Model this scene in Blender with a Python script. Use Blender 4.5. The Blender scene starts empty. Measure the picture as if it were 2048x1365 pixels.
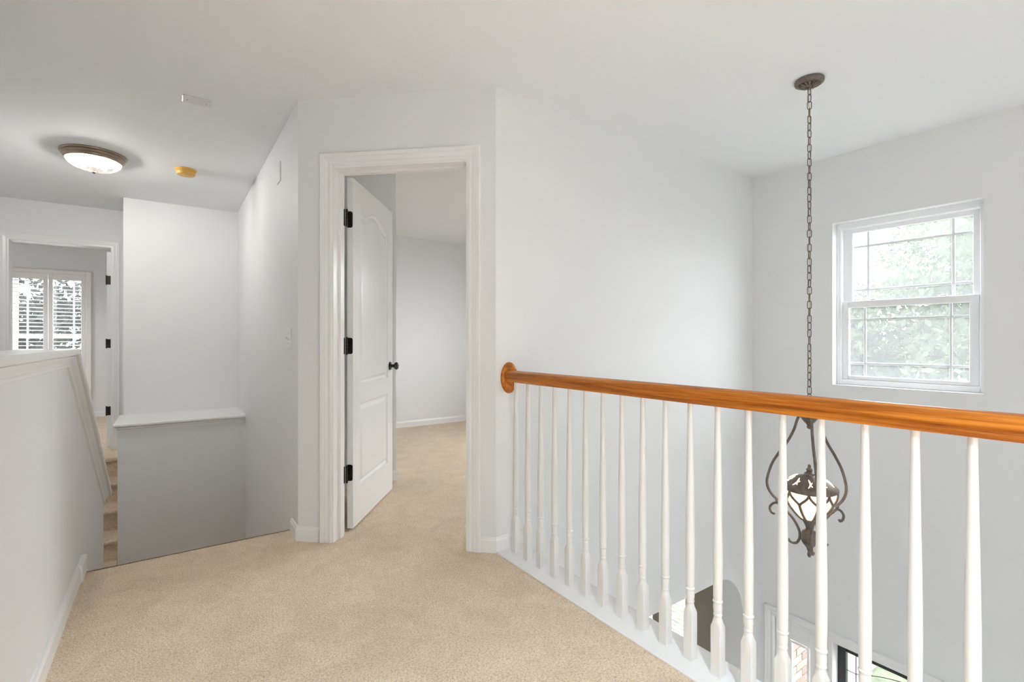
import bpy, bmesh, math, random
import numpy as np
from mathutils import Vector, Matrix

# ------------------------------------------------------------------ camera, world, exposure
SC = bpy.context.scene
COL = SC.collection
TH, CAMH, FPX = 0.6156, 1.1065, 972.42
cam_d = bpy.data.cameras.new('camera'); cam_d.sensor_width = 36.0; cam_d.lens = 36.0 * FPX / 2048.0
cam_d.clip_start = 0.02; cam_d.clip_end = 200
cam = bpy.data.objects.new('camera', cam_d); COL.objects.link(cam)
cam.location = (0, 0, CAMH); cam.rotation_euler = (math.pi / 2, 0, -TH)
SC.camera = cam

SKY = 8.6
W = bpy.data.worlds.new('overcast_sky'); SC.world = W; W.use_nodes = True
bg = W.node_tree.nodes['Background']; bg.inputs[0].default_value = (0.93, 0.965, 1.0, 1); bg.inputs[1].default_value = SKY

vs = SC.view_settings
vs.view_transform = 'Standard'; vs.look = 'None'; vs.gamma = 1.0; vs.use_curve_mapping = False
vs.exposure = 0.56
SC.cycles.use_denoising = True; SC.cycles.use_light_tree = False
SC.cycles.use_adaptive_sampling = True; SC.cycles.adaptive_threshold = 0.05
SC.cycles.max_bounces = 8; SC.cycles.diffuse_bounces = 6; SC.cycles.glossy_bounces = 4
SC.cycles.transparent_max_bounces = 16; SC.cycles.transmission_bounces = 6
SC.cycles.caustics_reflective = False; SC.cycles.caustics_refractive = False
SC.cycles.sample_clamp_indirect = 8.0

def portal(name, loc, rot, sx, sy):
    """guides the sampling of daylight through a window opening; gives off no light itself"""
    d = bpy.data.lights.new(name, 'AREA'); d.shape = 'RECTANGLE'; d.size = sx; d.size_y = sy
    d.cycles.is_portal = True
    o = bpy.data.objects.new(name, d); COL.objects.link(o); o.location = loc; o.rotation_euler = rot
    return o
H90 = math.pi / 2
DOWN = 660.0     # base watts of the added fill spots behind the viewer

# ------------------------------------------------------------------ main dimensions (metres)
CEIL = 2.44; GND = -3.10
AX, AY = 1.4012, 2.1278          # outer corner of the angled door wall and the foyer side wall
CX, CY = 0.5885, 2.8891          # outer corner of the angled door wall and the stair side wall
XB = 3.9335                      # foyer window wall
XS = -0.34                       # half wall / ledge side plane along the stairs
YE = 3.10                        # landing edge
YD = 5.7685                      # wall above the ledge
YF = 6.3845                      # wall with the far door
YBK = -2.6                       # wall behind the camera
XL = -1.40                       # outer stair wall
RISE, RUN = 0.175, 0.26

# ------------------------------------------------------------------ material helpers
def srgb(r, g, b):
    f = lambda v: (v / 255 / 12.92) if v / 255 <= 0.04045 else ((v / 255 + 0.055) / 1.055) ** 2.4
    return (f(r), f(g), f(b), 1)

def new_mat(name):
    m = bpy.data.materials.new(name); m.use_nodes = True
    nt = m.node_tree; b = nt.nodes['Principled BSDF']
    return m, nt, b

def plain(name, col, rough=0.5, metal=0.0, bump=0.0, bscale=200, var=0.0, vscale=3.0, spec=0.5, coat=0.0):
    m, nt, b = new_mat(name)
    if len(col) == 3: col = (*col, 1)
    b.inputs['Roughness'].default_value = rough; b.inputs['Metallic'].default_value = metal
    b.inputs['Specular IOR Level'].default_value = spec; b.inputs['Coat Weight'].default_value = coat
    tc = nt.nodes.new('ShaderNodeTexCoord')
    n = nt.nodes.new('ShaderNodeTexNoise'); n.inputs['Scale'].default_value = vscale; n.inputs['Detail'].default_value = 0 if var < .02 else 3
    nt.links.new(tc.outputs['Object'], n.inputs['Vector'])
    r = nt.nodes.new('ShaderNodeValToRGB')
    r.color_ramp.elements[0].position = 0.3; r.color_ramp.elements[1].position = 0.7
    r.color_ramp.elements[0].color = tuple(c * (1 - var) for c in col[:3]) + (1,)
    r.color_ramp.elements[1].color = tuple(min(1, c * (1 + var)) for c in col[:3]) + (1,)
    nt.links.new(n.outputs['Fac'], r.inputs['Fac']); nt.links.new(r.outputs['Color'], b.inputs['Base Color'])
    if bump:
        n2 = nt.nodes.new('ShaderNodeTexNoise'); n2.inputs['Scale'].default_value = bscale; n2.inputs['Detail'].default_value = 3
        nt.links.new(tc.outputs['Object'], n2.inputs['Vector'])
        bp = nt.nodes.new('ShaderNodeBump'); bp.inputs['Strength'].default_value = bump; bp.inputs['Distance'].default_value = 0.002
        nt.links.new(n2.outputs['Fac'], bp.inputs['Height']); nt.links.new(bp.outputs['Normal'], b.inputs['Normal'])
    return m

def carpet_mat():
    m, nt, b = new_mat('carpet_beige')
    tc = nt.nodes.new('ShaderNodeTexCoord')
    def noise(scale, detail=2, rough=0.5, dist=0.0):
        n = nt.nodes.new('ShaderNodeTexNoise'); n.inputs['Scale'].default_value = scale
        n.inputs['Detail'].default_value = detail; n.inputs['Roughness'].default_value = rough; n.inputs['Distortion'].default_value = dist
        nt.links.new(tc.outputs['Object'], n.inputs['Vector']); return n
    fine = noise(150, 3, 0.6, 0.6); mid = noise(7, 3, 0.6, 0.8); vor = nt.nodes.new('ShaderNodeTexVoronoi')
    vor.inputs['Scale'].default_value = 190; nt.links.new(tc.outputs['Object'], vor.inputs['Vector'])
    r1 = nt.nodes.new('ShaderNodeValToRGB'); e = r1.color_ramp.elements
    e[0].position = 0.30; e[0].color = (0.64, 0.465, 0.31, 1)
    e[1].position = 0.60; e[1].color = (0.96, 0.80, 0.62, 1)
    nt.links.new(fine.outputs['Fac'], r1.inputs['Fac'])
    r2 = nt.nodes.new('ShaderNodeValToRGB'); e = r2.color_ramp.elements
    e[0].position = 0.35; e[0].color = (0.90, 0.88, 0.86, 1); e[1].position = 0.65; e[1].color = (1, 1, 1, 1)
    nt.links.new(mid.outputs['Fac'], r2.inputs['Fac'])
    mx = nt.nodes.new('ShaderNodeMix'); mx.data_type = 'RGBA'; mx.blend_type = 'MULTIPLY'; mx.inputs[0].default_value = 1.0
    nt.links.new(r1.outputs['Color'], mx.inputs[6]); nt.links.new(r2.outputs['Color'], mx.inputs[7])
    nt.links.new(mx.outputs[2], b.inputs['Base Color'])
    b.inputs['Roughness'].default_value = 0.95; b.inputs['Specular IOR Level'].default_value = 0.1
    b.inputs['Sheen Weight'].default_value = 0.15; b.inputs['Sheen Roughness'].default_value = 0.6
    ad = nt.nodes.new('ShaderNodeMath'); ad.operation = 'MULTIPLY_ADD'; ad.inputs[1].default_value = -0.5
    nt.links.new(vor.outputs['Distance'], ad.inputs[0]); nt.links.new(fine.outputs['Fac'], ad.inputs[2])
    bp = nt.nodes.new('ShaderNodeBump'); bp.inputs['Strength'].default_value = 0.9; bp.inputs['Distance'].default_value = 0.007
    nt.links.new(ad.outputs[0], bp.inputs['Height']); nt.links.new(bp.outputs['Normal'], b.inputs['Normal'])
    return m

def oak_mat():
    m, nt, b = new_mat('honey_oak')
    tc = nt.nodes.new('ShaderNodeTexCoord')
    mp = nt.nodes.new('ShaderNodeMapping'); mp.inputs['Scale'].default_value = (60, 2.2, 60)
    nt.links.new(tc.outputs['Object'], mp.inputs['Vector'])
    n = nt.nodes.new('ShaderNodeTexNoise'); n.inputs['Scale'].default_value = 1.0; n.inputs['Detail'].default_value = 6; n.inputs['Roughness'].default_value = 0.6; n.inputs['Distortion'].default_value = 0.4
    nt.links.new(mp.outputs['Vector'], n.inputs['Vector'])
    mp2 = nt.nodes.new('ShaderNodeMapping'); mp2.inputs['Scale'].default_value = (400, 9, 400)
    nt.links.new(tc.outputs['Object'], mp2.inputs['Vector'])
    n2 = nt.nodes.new('ShaderNodeTexNoise'); n2.inputs['Scale'].default_value = 1.0; n2.inputs['Detail'].default_value = 2
    nt.links.new(mp2.outputs['Vector'], n2.inputs['Vector'])
    r = nt.nodes.new('ShaderNodeValToRGB'); e = r.color_ramp.elements
    e[0].position = 0.32; e[0].color = (0.30, 0.075, 0.004, 1); e[1].position = 0.66; e[1].color = (0.68, 0.245, 0.022, 1)
    k = e.new(0.5); k.color = (0.52, 0.155, 0.010, 1)
    nt.links.new(n.outputs['Fac'], r.inputs['Fac'])
    r2 = nt.nodes.new('ShaderNodeValToRGB'); e = r2.color_ramp.elements
    e[0].position = 0.30; e[0].color = (0.55, 0.45, 0.40, 1); e[1].position = 0.48; e[1].color = (1, 1, 1, 1)
    nt.links.new(n2.outputs['Fac'], r2.inputs['Fac'])
    mx = nt.nodes.new('ShaderNodeMix'); mx.data_type = 'RGBA'; mx.blend_type = 'MULTIPLY'; mx.inputs[0].default_value = 0.7
    nt.links.new(r.outputs['Color'], mx.inputs[6]); nt.links.new(r2.outputs['Color'], mx.inputs[7])
    nt.links.new(mx.outputs[2], b.inputs['Base Color'])
    b.inputs['Roughness'].default_value = 0.35; b.inputs['Specular IOR Level'].default_value = 0.3; b.inputs['Coat Weight'].default_value = 0.25; b.inputs['Coat Roughness'].default_value = 0.12
    return m

def glass_mat(name, haze=0.1, tint=(1, 1, 1), gloss=0.05, fres=0.0):
    m = bpy.data.materials.new(name); m.use_nodes = True; nt = m.node_tree
    for n in list(nt.nodes): nt.nodes.remove(n)
    out = nt.nodes.new('ShaderNodeOutputMaterial')
    t = nt.nodes.new('ShaderNodeBsdfTransparent'); t.inputs[0].default_value = (*tint, 1)
    tr = nt.nodes.new('ShaderNodeBsdfTranslucent')
    nz = nt.nodes.new('ShaderNodeTexNoise'); nz.inputs['Scale'].default_value = 4
    rp = nt.nodes.new('ShaderNodeValToRGB'); rp.color_ramp.elements[0].color = (0.9, 0.93, 0.95, 1); rp.color_ramp.elements[1].color = (1, 1, 1, 1)
    nt.links.new(nz.outputs['Fac'], rp.inputs['Fac']); nt.links.new(rp.outputs['Color'], tr.inputs['Color'])
    g = nt.nodes.new('ShaderNodeBsdfGlossy'); g.inputs['Roughness'].default_value = 0.03
    m1 = nt.nodes.new('ShaderNodeMixShader'); m1.inputs[0].default_value = haze
    nt.links.new(t.outputs[0], m1.inputs[1]); nt.links.new(tr.outputs[0], m1.inputs[2])
    m2 = nt.nodes.new('ShaderNodeMixShader'); m2.inputs[0].default_value = gloss
    nt.links.new(m1.outputs[0], m2.inputs[1]); nt.links.new(g.outputs[0], m2.inputs[2])
    if fres:
        lw = nt.nodes.new('ShaderNodeLayerWeight'); lw.inputs[0].default_value = fres; nt.links.new(lw.outputs['Facing'], m2.inputs[0])
    nt.links.new(m2.outputs[0], out.inputs[0])
    return m

def glow_mat(name, col, strength, base=(0.9, 0.85, 0.75)):
    m, nt, b = new_mat(name)
    nz = nt.nodes.new('ShaderNodeTexNoise'); nz.inputs['Scale'].default_value = 18
    rp = nt.nodes.new('ShaderNodeValToRGB'); rp.color_ramp.elements[0].color = tuple(c * 0.85 for c in col) + (1,); rp.color_ramp.elements[1].color = (*col, 1)
    nt.links.new(nz.outputs['Fac'], rp.inputs['Fac']); nt.links.new(rp.outputs['Color'], b.inputs['Emission Color'])
    b.inputs['Base Color'].default_value = (*base, 1); b.inputs['Emission Strength'].default_value = strength
    b.inputs['Roughness'].default_value = 0.4
    return m

def leaf_mat(name, c0, c1):
    m = bpy.data.materials.new(name); m.use_nodes = True; nt = m.node_tree
    for n in list(nt.nodes): nt.nodes.remove(n)
    out = nt.nodes.new('ShaderNodeOutputMaterial')
    tc = nt.nodes.new('ShaderNodeTexCoord')
    nz = nt.nodes.new('ShaderNodeTexNoise'); nz.inputs['Scale'].default_value = 3.5; nz.inputs['Detail'].default_value = 5
    nt.links.new(tc.outputs['Object'], nz.inputs['Vector'])
    rp = nt.nodes.new('ShaderNodeValToRGB'); rp.color_ramp.elements[0].position = 0.35; rp.color_ramp.elements[1].position = 0.65
    rp.color_ramp.elements[0].color = (*c0, 1); rp.color_ramp.elements[1].color = (*c1, 1)
    nt.links.new(nz.outputs['Fac'], rp.inputs['Fac'])
    d = nt.nodes.new('ShaderNodeBsdfDiffuse'); t = nt.nodes.new('ShaderNodeBsdfTranslucent')
    nt.links.new(rp.outputs['Color'], d.inputs[0]); nt.links.new(rp.outputs['Color'], t.inputs[0])
    mx = nt.nodes.new('ShaderNodeMixShader'); mx.inputs[0].default_value = 0.45
    nt.links.new(d.outputs[0], mx.inputs[1]); nt.links.new(t.outputs[0], mx.inputs[2]); nt.links.new(mx.outputs[0], out.inputs[0])
    return m

M = dict(
    wall=plain('wall_paint_white', (0.805, 0.812, 0.82), 0.55, var=0.006, vscale=0.8, spec=0.35),
    ceil=plain('ceiling_paint_white', (0.86, 0.872, 0.89), 0.8, var=0.006, vscale=0.8, spec=0.2),
    trim=plain('trim_paint_white', (0.86, 0.86, 0.86), 0.28, var=0.006),
    door=plain('door_paint_white', (0.84, 0.845, 0.855), 0.27, var=0.006),
    olive=plain('dining_paint_taupe', (0.40, 0.36, 0.29), 0.6, var=0.01),
    carpet=carpet_mat(), oak=oak_mat(),
    baluster=plain('baluster_paint', (0.80, 0.785, 0.765), 0.35, var=0.006),
    bronze=plain('oil_rubbed_bronze', (0.035, 0.028, 0.023), 0.38, metal=0.6, var=0.25, vscale=40),
    lantern=plain('lantern_bronze', (0.18, 0.145, 0.125), 0.42, metal=0.55, var=0.25, vscale=30),
    ring=plain('brushed_bronze', (0.30, 0.225, 0.165), 0.30, metal=0.6, var=0.1, vscale=20),
    black=plain('black_door_paint', (0.012, 0.012, 0.013), 0.35, var=0.2),
    blackmetal=plain('black_knob_metal', (0.015, 0.016, 0.018), 0.22, metal=0.3, var=0.2),
    vinyl=plain('window_vinyl_white', (0.86, 0.87, 0.885), 0.32, var=0.005),
    muntin=plain('window_grille_grey', (0.84, 0.86, 0.88), 0.4, var=0.02),
    shutter=plain('shutter_paint_white', (0.87, 0.86, 0.84), 0.35, var=0.005),
    blind=plain('blind_slat_white', (0.80, 0.83, 0.85), 0.4, var=0.01),
    yellow=plain('aged_yellow_plastic', (0.72, 0.42, 0.10), 0.4, var=0.05, vscale=12),
    plastic=plain('white_plastic', (0.74, 0.735, 0.725), 0.35, var=0.01),
    ivory=plain('switch_plastic', (0.82, 0.815, 0.80), 0.35, var=0.01),
    screw=plain('screw_metal', (0.45, 0.44, 0.42), 0.4, metal=0.6, var=0.05),
    brick=plain('pale_brick', (0.22, 0.16, 0.125), 0.85, var=0.25, vscale=9, bump=0.6, bscale=90),
    mortar=plain('mortar', (0.24, 0.22, 0.20), 0.95, var=0.1, vscale=20, bump=0.5, bscale=120),
    concrete=plain('walkway_concrete', (0.17, 0.155, 0.15), 0.9, var=0.06, vscale=5, bump=0.3, bscale=60),
    lawn=plain('lawn_grass', (0.085, 0.105, 0.06), 0.95, var=0.45, vscale=9, bump=0.8, bscale=40),
    bark=plain('bark', (0.10, 0.075, 0.055), 0.9, var=0.3, vscale=20, bump=0.6, bscale=40),
    leaf=leaf_mat('leaf_green', (0.045, 0.065, 0.045), (0.15, 0.18, 0.12)),
    leaf2=leaf_mat('leaf_grey_green', (0.012, 0.015, 0.013), (0.06, 0.068, 0.058)),
    glass=glass_mat('window_glass', 0.06), glass2=glass_mat('clear_glass', 0.01),  # translucent veil in window_glass stands in for glare washing out the view
    lead=plain('lead_came', (0.08, 0.08, 0.09), 0.5, metal=0.6),
    wood_floor=plain('foyer_floor_tile', (0.62, 0.57, 0.50), 0.4, var=0.15, vscale=4),
    lampglow=glow_mat('lantern_glass_lit', (1.0, 0.74, 0.43), 2.4),
    bulb=glow_mat('bulb_lit', (1.0, 0.975, 0.94), 500.0), fill_lens=glow_mat('fill_lens_lit', (0.98, 0.985, 1.0), 12.0),  # the second glow serves only the added fill downlights
)

for k_ in ('lampglow', 'fill_lens'): M[k_].cycles.emission_sampling = 'NONE'

# ------------------------------------------------------------------ geometry helpers
class MB:
    def __init__(s): s.v = []; s.f = []
    def add(s, vs, fs):
        o = len(s.v); s.v += [tuple(p) for p in vs]; s.f += [tuple(i + o for i in f) for f in fs]; return s
    def box(s, x0, x1, y0, y1, z0, z1):
        x0, x1 = min(x0, x1), max(x0, x1); y0, y1 = min(y0, y1), max(y0, y1); z0, z1 = min(z0, z1), max(z0, z1)
        return s.add([(x0, y0, z0), (x1, y0, z0), (x1, y1, z0), (x0, y1, z0), (x0, y0, z1), (x1, y0, z1), (x1, y1, z1), (x0, y1, z1)],
                     [(0, 3, 2, 1), (4, 5, 6, 7), (0, 1, 5, 4), (1, 2, 6, 5), (2, 3, 7, 6), (3, 0, 4, 7)])
    def bbox(s, x0, x1, y0, y1, z0, z1, b=0.004):
        """box with chamfered edges"""
        x0, x1 = min(x0, x1), max(x0, x1); y0, y1 = min(y0, y1), max(y0, y1); z0, z1 = min(z0, z1), max(z0, z1)
        b = min(b, (x1 - x0) * .45, (y1 - y0) * .45, (z1 - z0) * .45)
        bm = bmesh.new(); bmesh.ops.create_cube(bm, size=1)
        for v in bm.verts: v.co = ((x0 + x1) / 2 + v.co.x * (x1 - x0), (y0 + y1) / 2 + v.co.y * (y1 - y0), (z0 + z1) / 2 + v.co.z * (z1 - z0))
        bmesh.ops.bevel(bm, geom=bm.edges[:], offset=b, segments=1, affect='EDGES')
        bm.verts.index_update()
        s.add([v.co[:] for v in bm.verts], [[v.index for v in f.verts] for f in bm.faces]); bm.free(); return s
    def prism(s, pts, d):
        """closed outline pts (3D, planar) extruded by vector d"""
        n = len(pts); d = Vector(d)
        a = [Vector(p) for p in pts]
        return s.add(a + [p + d for p in a], [tuple(range(n - 1, -1, -1)), tuple(range(n, 2 * n))] + [(i, (i + 1) % n, n + (i + 1) % n, n + i) for i in range(n)])
    def lathe(s, prof, c=(0, 0, 0), n=24, cap=True, m=None):
        """prof = [(r,z)...] about local z"""
        vs = []; fs = []; k = len(prof)
        for i in range(n):
            a = 2 * math.pi * i / n
            for r, z in prof:
                p = Vector((r * math.cos(a), r * math.sin(a), z))
                if m: p = m @ p
                vs.append((p[0] + c[0], p[1] + c[1], p[2] + c[2]))
        for i in range(n):
            j = (i + 1) % n
            for q in range(k - 1): fs.append((i * k + q, j * k + q, j * k + q + 1, i * k + q + 1))
        if cap:
            if prof[0][0] > 1e-6: fs.append(tuple(i * k for i in range(n - 1, -1, -1)))
            if prof[-1][0] > 1e-6: fs.append(tuple(i * k + k - 1 for i in range(n)))
        return s.add(vs, fs)
    def sweep(s, prof, path, N, closed=False, cap=True):
        """profile (a,b): a along the side vector N x tangent (mitred), b along N"""
        N = Vector(N).normalized(); P = [Vector(p) for p in path]; n = len(P); k = len(prof); vs = []; fs = []
        for i in range(n):
            ts = []
            if closed or i > 0: ts.append((P[i] - P[i - 1]).normalized())
            if closed or i < n - 1: ts.append((P[(i + 1) % n] - P[i]).normalized())
            sd = [N.cross(t).normalized() for t in ts]
            if len(sd) == 2:
                m = sd[0] + sd[1]; m.normalize(); m = m / max(0.2, m.dot(sd[0]))
            else: m = sd[0]
            for a, b in prof: vs.append(P[i] + m * a + N * b)
        segs = n if closed else n - 1
        for i in range(segs):
            j = (i + 1) % n
            for q in range(k):
                w = (q + 1) % k; fs.append((i * k + q, i * k + w, j * k + w, j * k + q))
        if cap and not closed:
            fs.append(tuple(range(k - 1, -1, -1))); fs.append(tuple((n - 1) * k + q for q in range(k)))
        return s.add(vs, fs)
    def tube(s, pts, r, n=8, closed=False, flat=1.0):
        """round tube along pts; r a number or one per point; flat scales the second axis"""
        P = [Vector(p) for p in pts]; m = len(P); R = r if isinstance(r, (list, tuple)) else [r] * m
        vs = []; fs = []; up = None
        for i in range(m):
            t = (P[(i + 1) % m] - P[i - 1]) if closed else (P[min(i + 1, m - 1)] - P[max(i - 1, 0)])
            t.normalize()
            if up is None:
                up = Vector((0, 0, 1)) if abs(t.z) < 0.9 else Vector((1, 0, 0))
            up = (up - t * up.dot(t)).normalized(); w = t.cross(up)
            for q in range(n):
                a = 2 * math.pi * q / n; vs.append(P[i] + (up * math.cos(a) + w * math.sin(a) * flat) * R[i])
        for i in range(m if closed else m - 1):
            j = (i + 1) % m
            for q in range(n):
                w_ = (q + 1) % n; fs.append((i * n + q, i * n + w_, j * n + w_, j * n + q))
        if not closed: fs.append(tuple(range(n - 1, -1, -1))); fs.append(tuple((m - 1) * n + q for q in range(n)))
        return s.add(vs, fs)
    def mesh(s, name, mat, smooth=None):
        me = bpy.data.meshes.new(name); me.from_pydata([tuple(v) for v in s.v], [], s.f); me.update()
        bm = bmesh.new(); bm.from_mesh(me); bmesh.ops.recalc_face_normals(bm, faces=bm.faces[:]); bm.to_mesh(me); bm.free()
        me.materials.append(M[mat])
        if smooth:
            me.polygons.foreach_set('use_smooth', [True] * len(me.polygons))
            me.set_sharp_from_angle(angle=math.radians(smooth))
        return me
    def build(s, name, mat, parent=None, smooth=None, kind=None, label=None, cat=None, group=None):
        return place(name, s.mesh(name, mat, smooth), parent, kind, label, cat, group)

def place(name, me, parent=None, kind=None, label=None, cat=None, group=None, loc=None, rot=None):
    o = bpy.data.objects.new(name, me); COL.objects.link(o)
    if parent is not None: o.parent = parent
    if kind: o['kind'] = kind
    if label: o['label'] = label
    if cat: o['category'] = cat
    if group: o['group'] = group
    if loc is not None: o.location = loc
    if rot is not None: o.rotation_euler = rot
    return o
def empty(name, label=None, cat=None, loc=(0, 0, 0), rz=0, kind=None, group=None):
    o = place(name, None, None, kind, label, cat, group, loc, (0, 0, rz)); o.empty_display_size = 0.1; return o
def struct(mb, name, mat, label, cat='wall', smooth=None): return mb.build(name, mat, None, smooth, 'structure', label, cat)

def spline(pts, n=8):
    P = [Vector(p) for p in pts]; out = []
    for i in range(len(P) - 1):
        p0, p1, p2, p3 = P[max(i - 1, 0)], P[i], P[i + 1], P[min(i + 2, len(P) - 1)]
        for k in range(n):
            t = k / n
            out.append(0.5 * ((2 * p1) + (p2 - p0) * t + (2 * p0 - 5 * p1 + 4 * p2 - p3) * t * t + (3 * p1 - p0 - 3 * p2 + p3) * t ** 3))
    out.append(P[-1]); return out

def wall(mb, p0, p1, n, thick, z0, z1, holes=()):
    """wall panel from p0 to p1 (2D); n = 2D direction into the wall body; holes (t0,t1,z0,z1)"""
    p0 = Vector((*p0, 0)); p1 = Vector((*p1, 0)); L = (p1 - p0).length; u = (p1 - p0) / L; n = Vector((*n, 0)).normalized() * thick
    ts = sorted({0, L, *[h[0] for h in holes], *[h[1] for h in holes]}); zs = sorted({z0, z1, *[h[2] for h in holes], *[h[3] for h in holes]})
    ts = [t for t in ts if -1e-6 <= t <= L + 1e-6]; zs = [z for z in zs if z0 - 1e-6 <= z <= z1 + 1e-6]
    def solid(i, j):
        if i < 0 or j < 0 or i >= len(ts) - 1 or j >= len(zs) - 1: return False
        tc, zc = (ts[i] + ts[i + 1]) / 2, (zs[j] + zs[j + 1]) / 2
        return not any(h[0] < tc < h[1] and h[2] < zc < h[3] for h in holes)
    nt_, nz_ = len(ts), len(zs)
    vs = [p0 + u * t + Vector((0, 0, z)) for t in ts for z in zs]; vs += [v + n for v in vs]; O = nt_ * nz_
    I = lambda i, j: i * nz_ + j
    fs = []
    for i in range(nt_ - 1):
        for j in range(nz_ - 1):
            if not solid(i, j): continue
            a, b, c, d = I(i, j), I(i + 1, j), I(i + 1, j + 1), I(i, j + 1)
            fs.append((a, b, c, d)); fs.append((a + O, d + O, c + O, b + O))
            for (di, dj, e) in ((-1, 0, (a, d)), (1, 0, (b, c)), (0, -1, (a, b)), (0, 1, (d, c))):
                if not solid(i + di, j + dj): fs.append((e[0], e[1], e[1] + O, e[0] + O))
    used = sorted({i for f in fs for i in f}); mp = {v: k for k, v in enumerate(used)}
    mb.add([vs[i] for i in used], [tuple(mp[i] for i in f) for f in fs]); return mb

# ------------------------------------------------------------------ the setting
# floors
fl = MB()
fl.prism([(XS - .05, YBK, -.28), (AX + .004, YBK, -.28), (AX + .004, AY + .03, -.28), (4.05, AY + .03, -.28), (4.05, 5.92, -.28), (.65, 5.92, -.28), (.65, YE - .018, -.28), (XS - .05, YE - .018, -.28)], (0, 0, .28))
nose = [(YE - .02 + .02 * math.sin(a), -.02 + .02 * math.cos(a)) for a in [math.pi * i / 10 for i in range(11)]]
fl.prism([(XS, y, z) for y, z in nose] + [(XS, YE - .03, -.04), (XS, YE - .03, 0)], (.5885 - XS, 0, 0))
struct(fl, 'floor', 'carpet', 'beige cut pile carpet of the upper landing and bedroom', 'floor')
f2 = MB(); f2.box(-3.0, .60, 5.93, 9.45, -.28, 0)
f2.prism([(XL, 5.93 - .02 * math.sin(a), -.02 + .02 * math.cos(a)) for a in [math.pi * i / 10 for i in range(11)]], (XS - XL, 0, 0))
struct(f2, 'floor', 'carpet', 'beige carpet of the far room beyond the half wall', 'floor')
f3 = MB(); f3.box(-3.1, 4.1, YBK - .1, 9.5, GND - .15, GND); struct(f3, 'floor', 'wood_floor', 'pale floor of the storey below', 'floor')
# ceiling
c1 = MB(); c1.box(-3.2, 4.1, YBK - .12, 9.5, CEIL, CEIL + .18); struct(c1, 'ceiling', 'ceil', 'flat white ceiling', 'ceiling')
# door wall (angled), with the doorway
U2 = Vector((AX - CX, AY - CY)); LW = U2.length; U2 /= LW; N2 = Vector((-U2.y, U2.x))   # N2 points into the bedroom
TW = .115
T0, T1, DH = .196, .976, 2.066
w = MB(); wall(w, (CX, CY), (AX, AY), N2, TW, 0, CEIL, [(T0, T1, -.01, DH)]); struct(w, 'wall_angled', 'wall', 'narrow angled white wall holding the open bedroom door')
w = MB(); w.box(CX, CX + .115, CY, YD + .1, GND, CEIL); struct(w, 'wall_left', 'wall', 'white side wall of the stairwell with the light switch')
# foyer side wall with the arched opening downstairs
arc = [(3.47 + .325 * math.sin(a), -1.15 + .409 * math.cos(a)) for a in [math.pi / 2 * i / 16 for i in range(17)]]
out = [(AX, GND), (1.95, GND), (1.95, -.741)] + arc + [(3.795, GND), (XB, GND), (XB, CEIL), (AX, CEIL)]
w = MB(); w.prism([(x, AY, z) for x, z in out], (0, .20, 0)); struct(w, 'wall_right', 'wall', 'tall white foyer wall with an arched opening below')
# foyer window wall (front of the house)
w = MB(); wall(w, (XB, YBK), (XB, AY + .2), (1, 0), .16, GND, CEIL, [(.736 - YBK, 1.537 - YBK, .791, 1.958), (.14 - YBK, 1.952 - YBK, GND, -1.076)])
struct(w, 'wall_front', 'wall', 'two storey white foyer wall with the double hung window')
w = MB(); wall(w, (XB, AY + .2), (XB, 6.0), (1, 0), .16, GND, -.28, [(2.764 - AY - .2, 3.06 - AY - .2, -2.45, -.85), (3.14 - AY - .2, 3.95 - AY - .2, -2.45, -.85)])
struct(w, 'wall_dining', 'olive', 'taupe wall seen through the arched opening downstairs')
w = MB(); wall(w, (XB, AY + .2), (XB, 6.0), (1, 0), .16, -.28, CEIL, [(2.8 - AY - .2, 4.4 - AY - .2, .80, 2.1)])
struct(w, 'wall_bedroom', 'wall', 'outer wall of the bedroom behind the open door')
w = MB(); w.box(.6, 4.09, 5.88, 6.0, GND, -.28); struct(w, 'wall_dining_end', 'olive', 'taupe end wall of the room downstairs')
w = MB(); w.box(.6, 4.09, 5.88, 6.0, -.28, CEIL); struct(w, 'wall_bedroom_end', 'wall', 'far white wall of the bedroom behind the open door')
w = MB(); w.box(CX + .1, 1.479, 3.689, 5.9, 0, CEIL); struct(w, 'wall_closet', 'wall', 'white closet corner behind the open door')
w = MB(); w.box(1.44, 1.54, YBK, AY, GND, -.03); w.box(1.44, 1.54, AY, 5.9, GND, -.28); struct(w, 'wall_under_landing', 'wall', 'white wall below the landing edge')
# stairwell
w = MB(); w.prism([(XS, YBK, GND), (XS, 4.07, GND), (XS, 4.07, .066), (XS, 2.69, .998), (XS, YBK, .998)], (-.11, 0, 0)); struct(w, 'wall_stair_half', 'wall', 'white half wall guarding the stairs beside the landing')
w = MB(); w.box(XS, CX + .02, 5.14, YD + .05, GND, .365); struct(w, 'wall_ledge', 'wall', 'low white wall below the ledge at the foot of the stairs')
w = MB(); w.box(XS, CX + .05, YD, YF + .1, GND, CEIL); struct(w, 'wall_stair_end', 'wall', 'white wall above the ledge')
w = MB(); w.box(XL - .12, XL, YBK, YF + .12, GND, CEIL); struct(w, 'wall_outer_stair', 'wall', 'outer white wall of the stairs')
DX0, DX1 = -1.206, -.474
w = MB(); wall(w, (-3.0, YF), (XS + .02, YF), (0, 1), .115, 0, CEIL, [(DX0 - .012 + 3.0, DX1 + .012 + 3.0, -.01, 2.062)]); struct(w, 'wall_far_door', 'wall', 'grey shaded wall around the far doorway')
YW = 9.283
w = MB(); wall(w, (-3.0, YW), (.6, YW), (0, 1), .16, 0, CEIL, [(-1.76 + 3.0, -.93 + 3.0, .30, 2.07)]); struct(w, 'wall_far_room', 'wall', 'far wall of the room with the shutters')
FRW = (7.2, 8.2, .9, 1.9)
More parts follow.
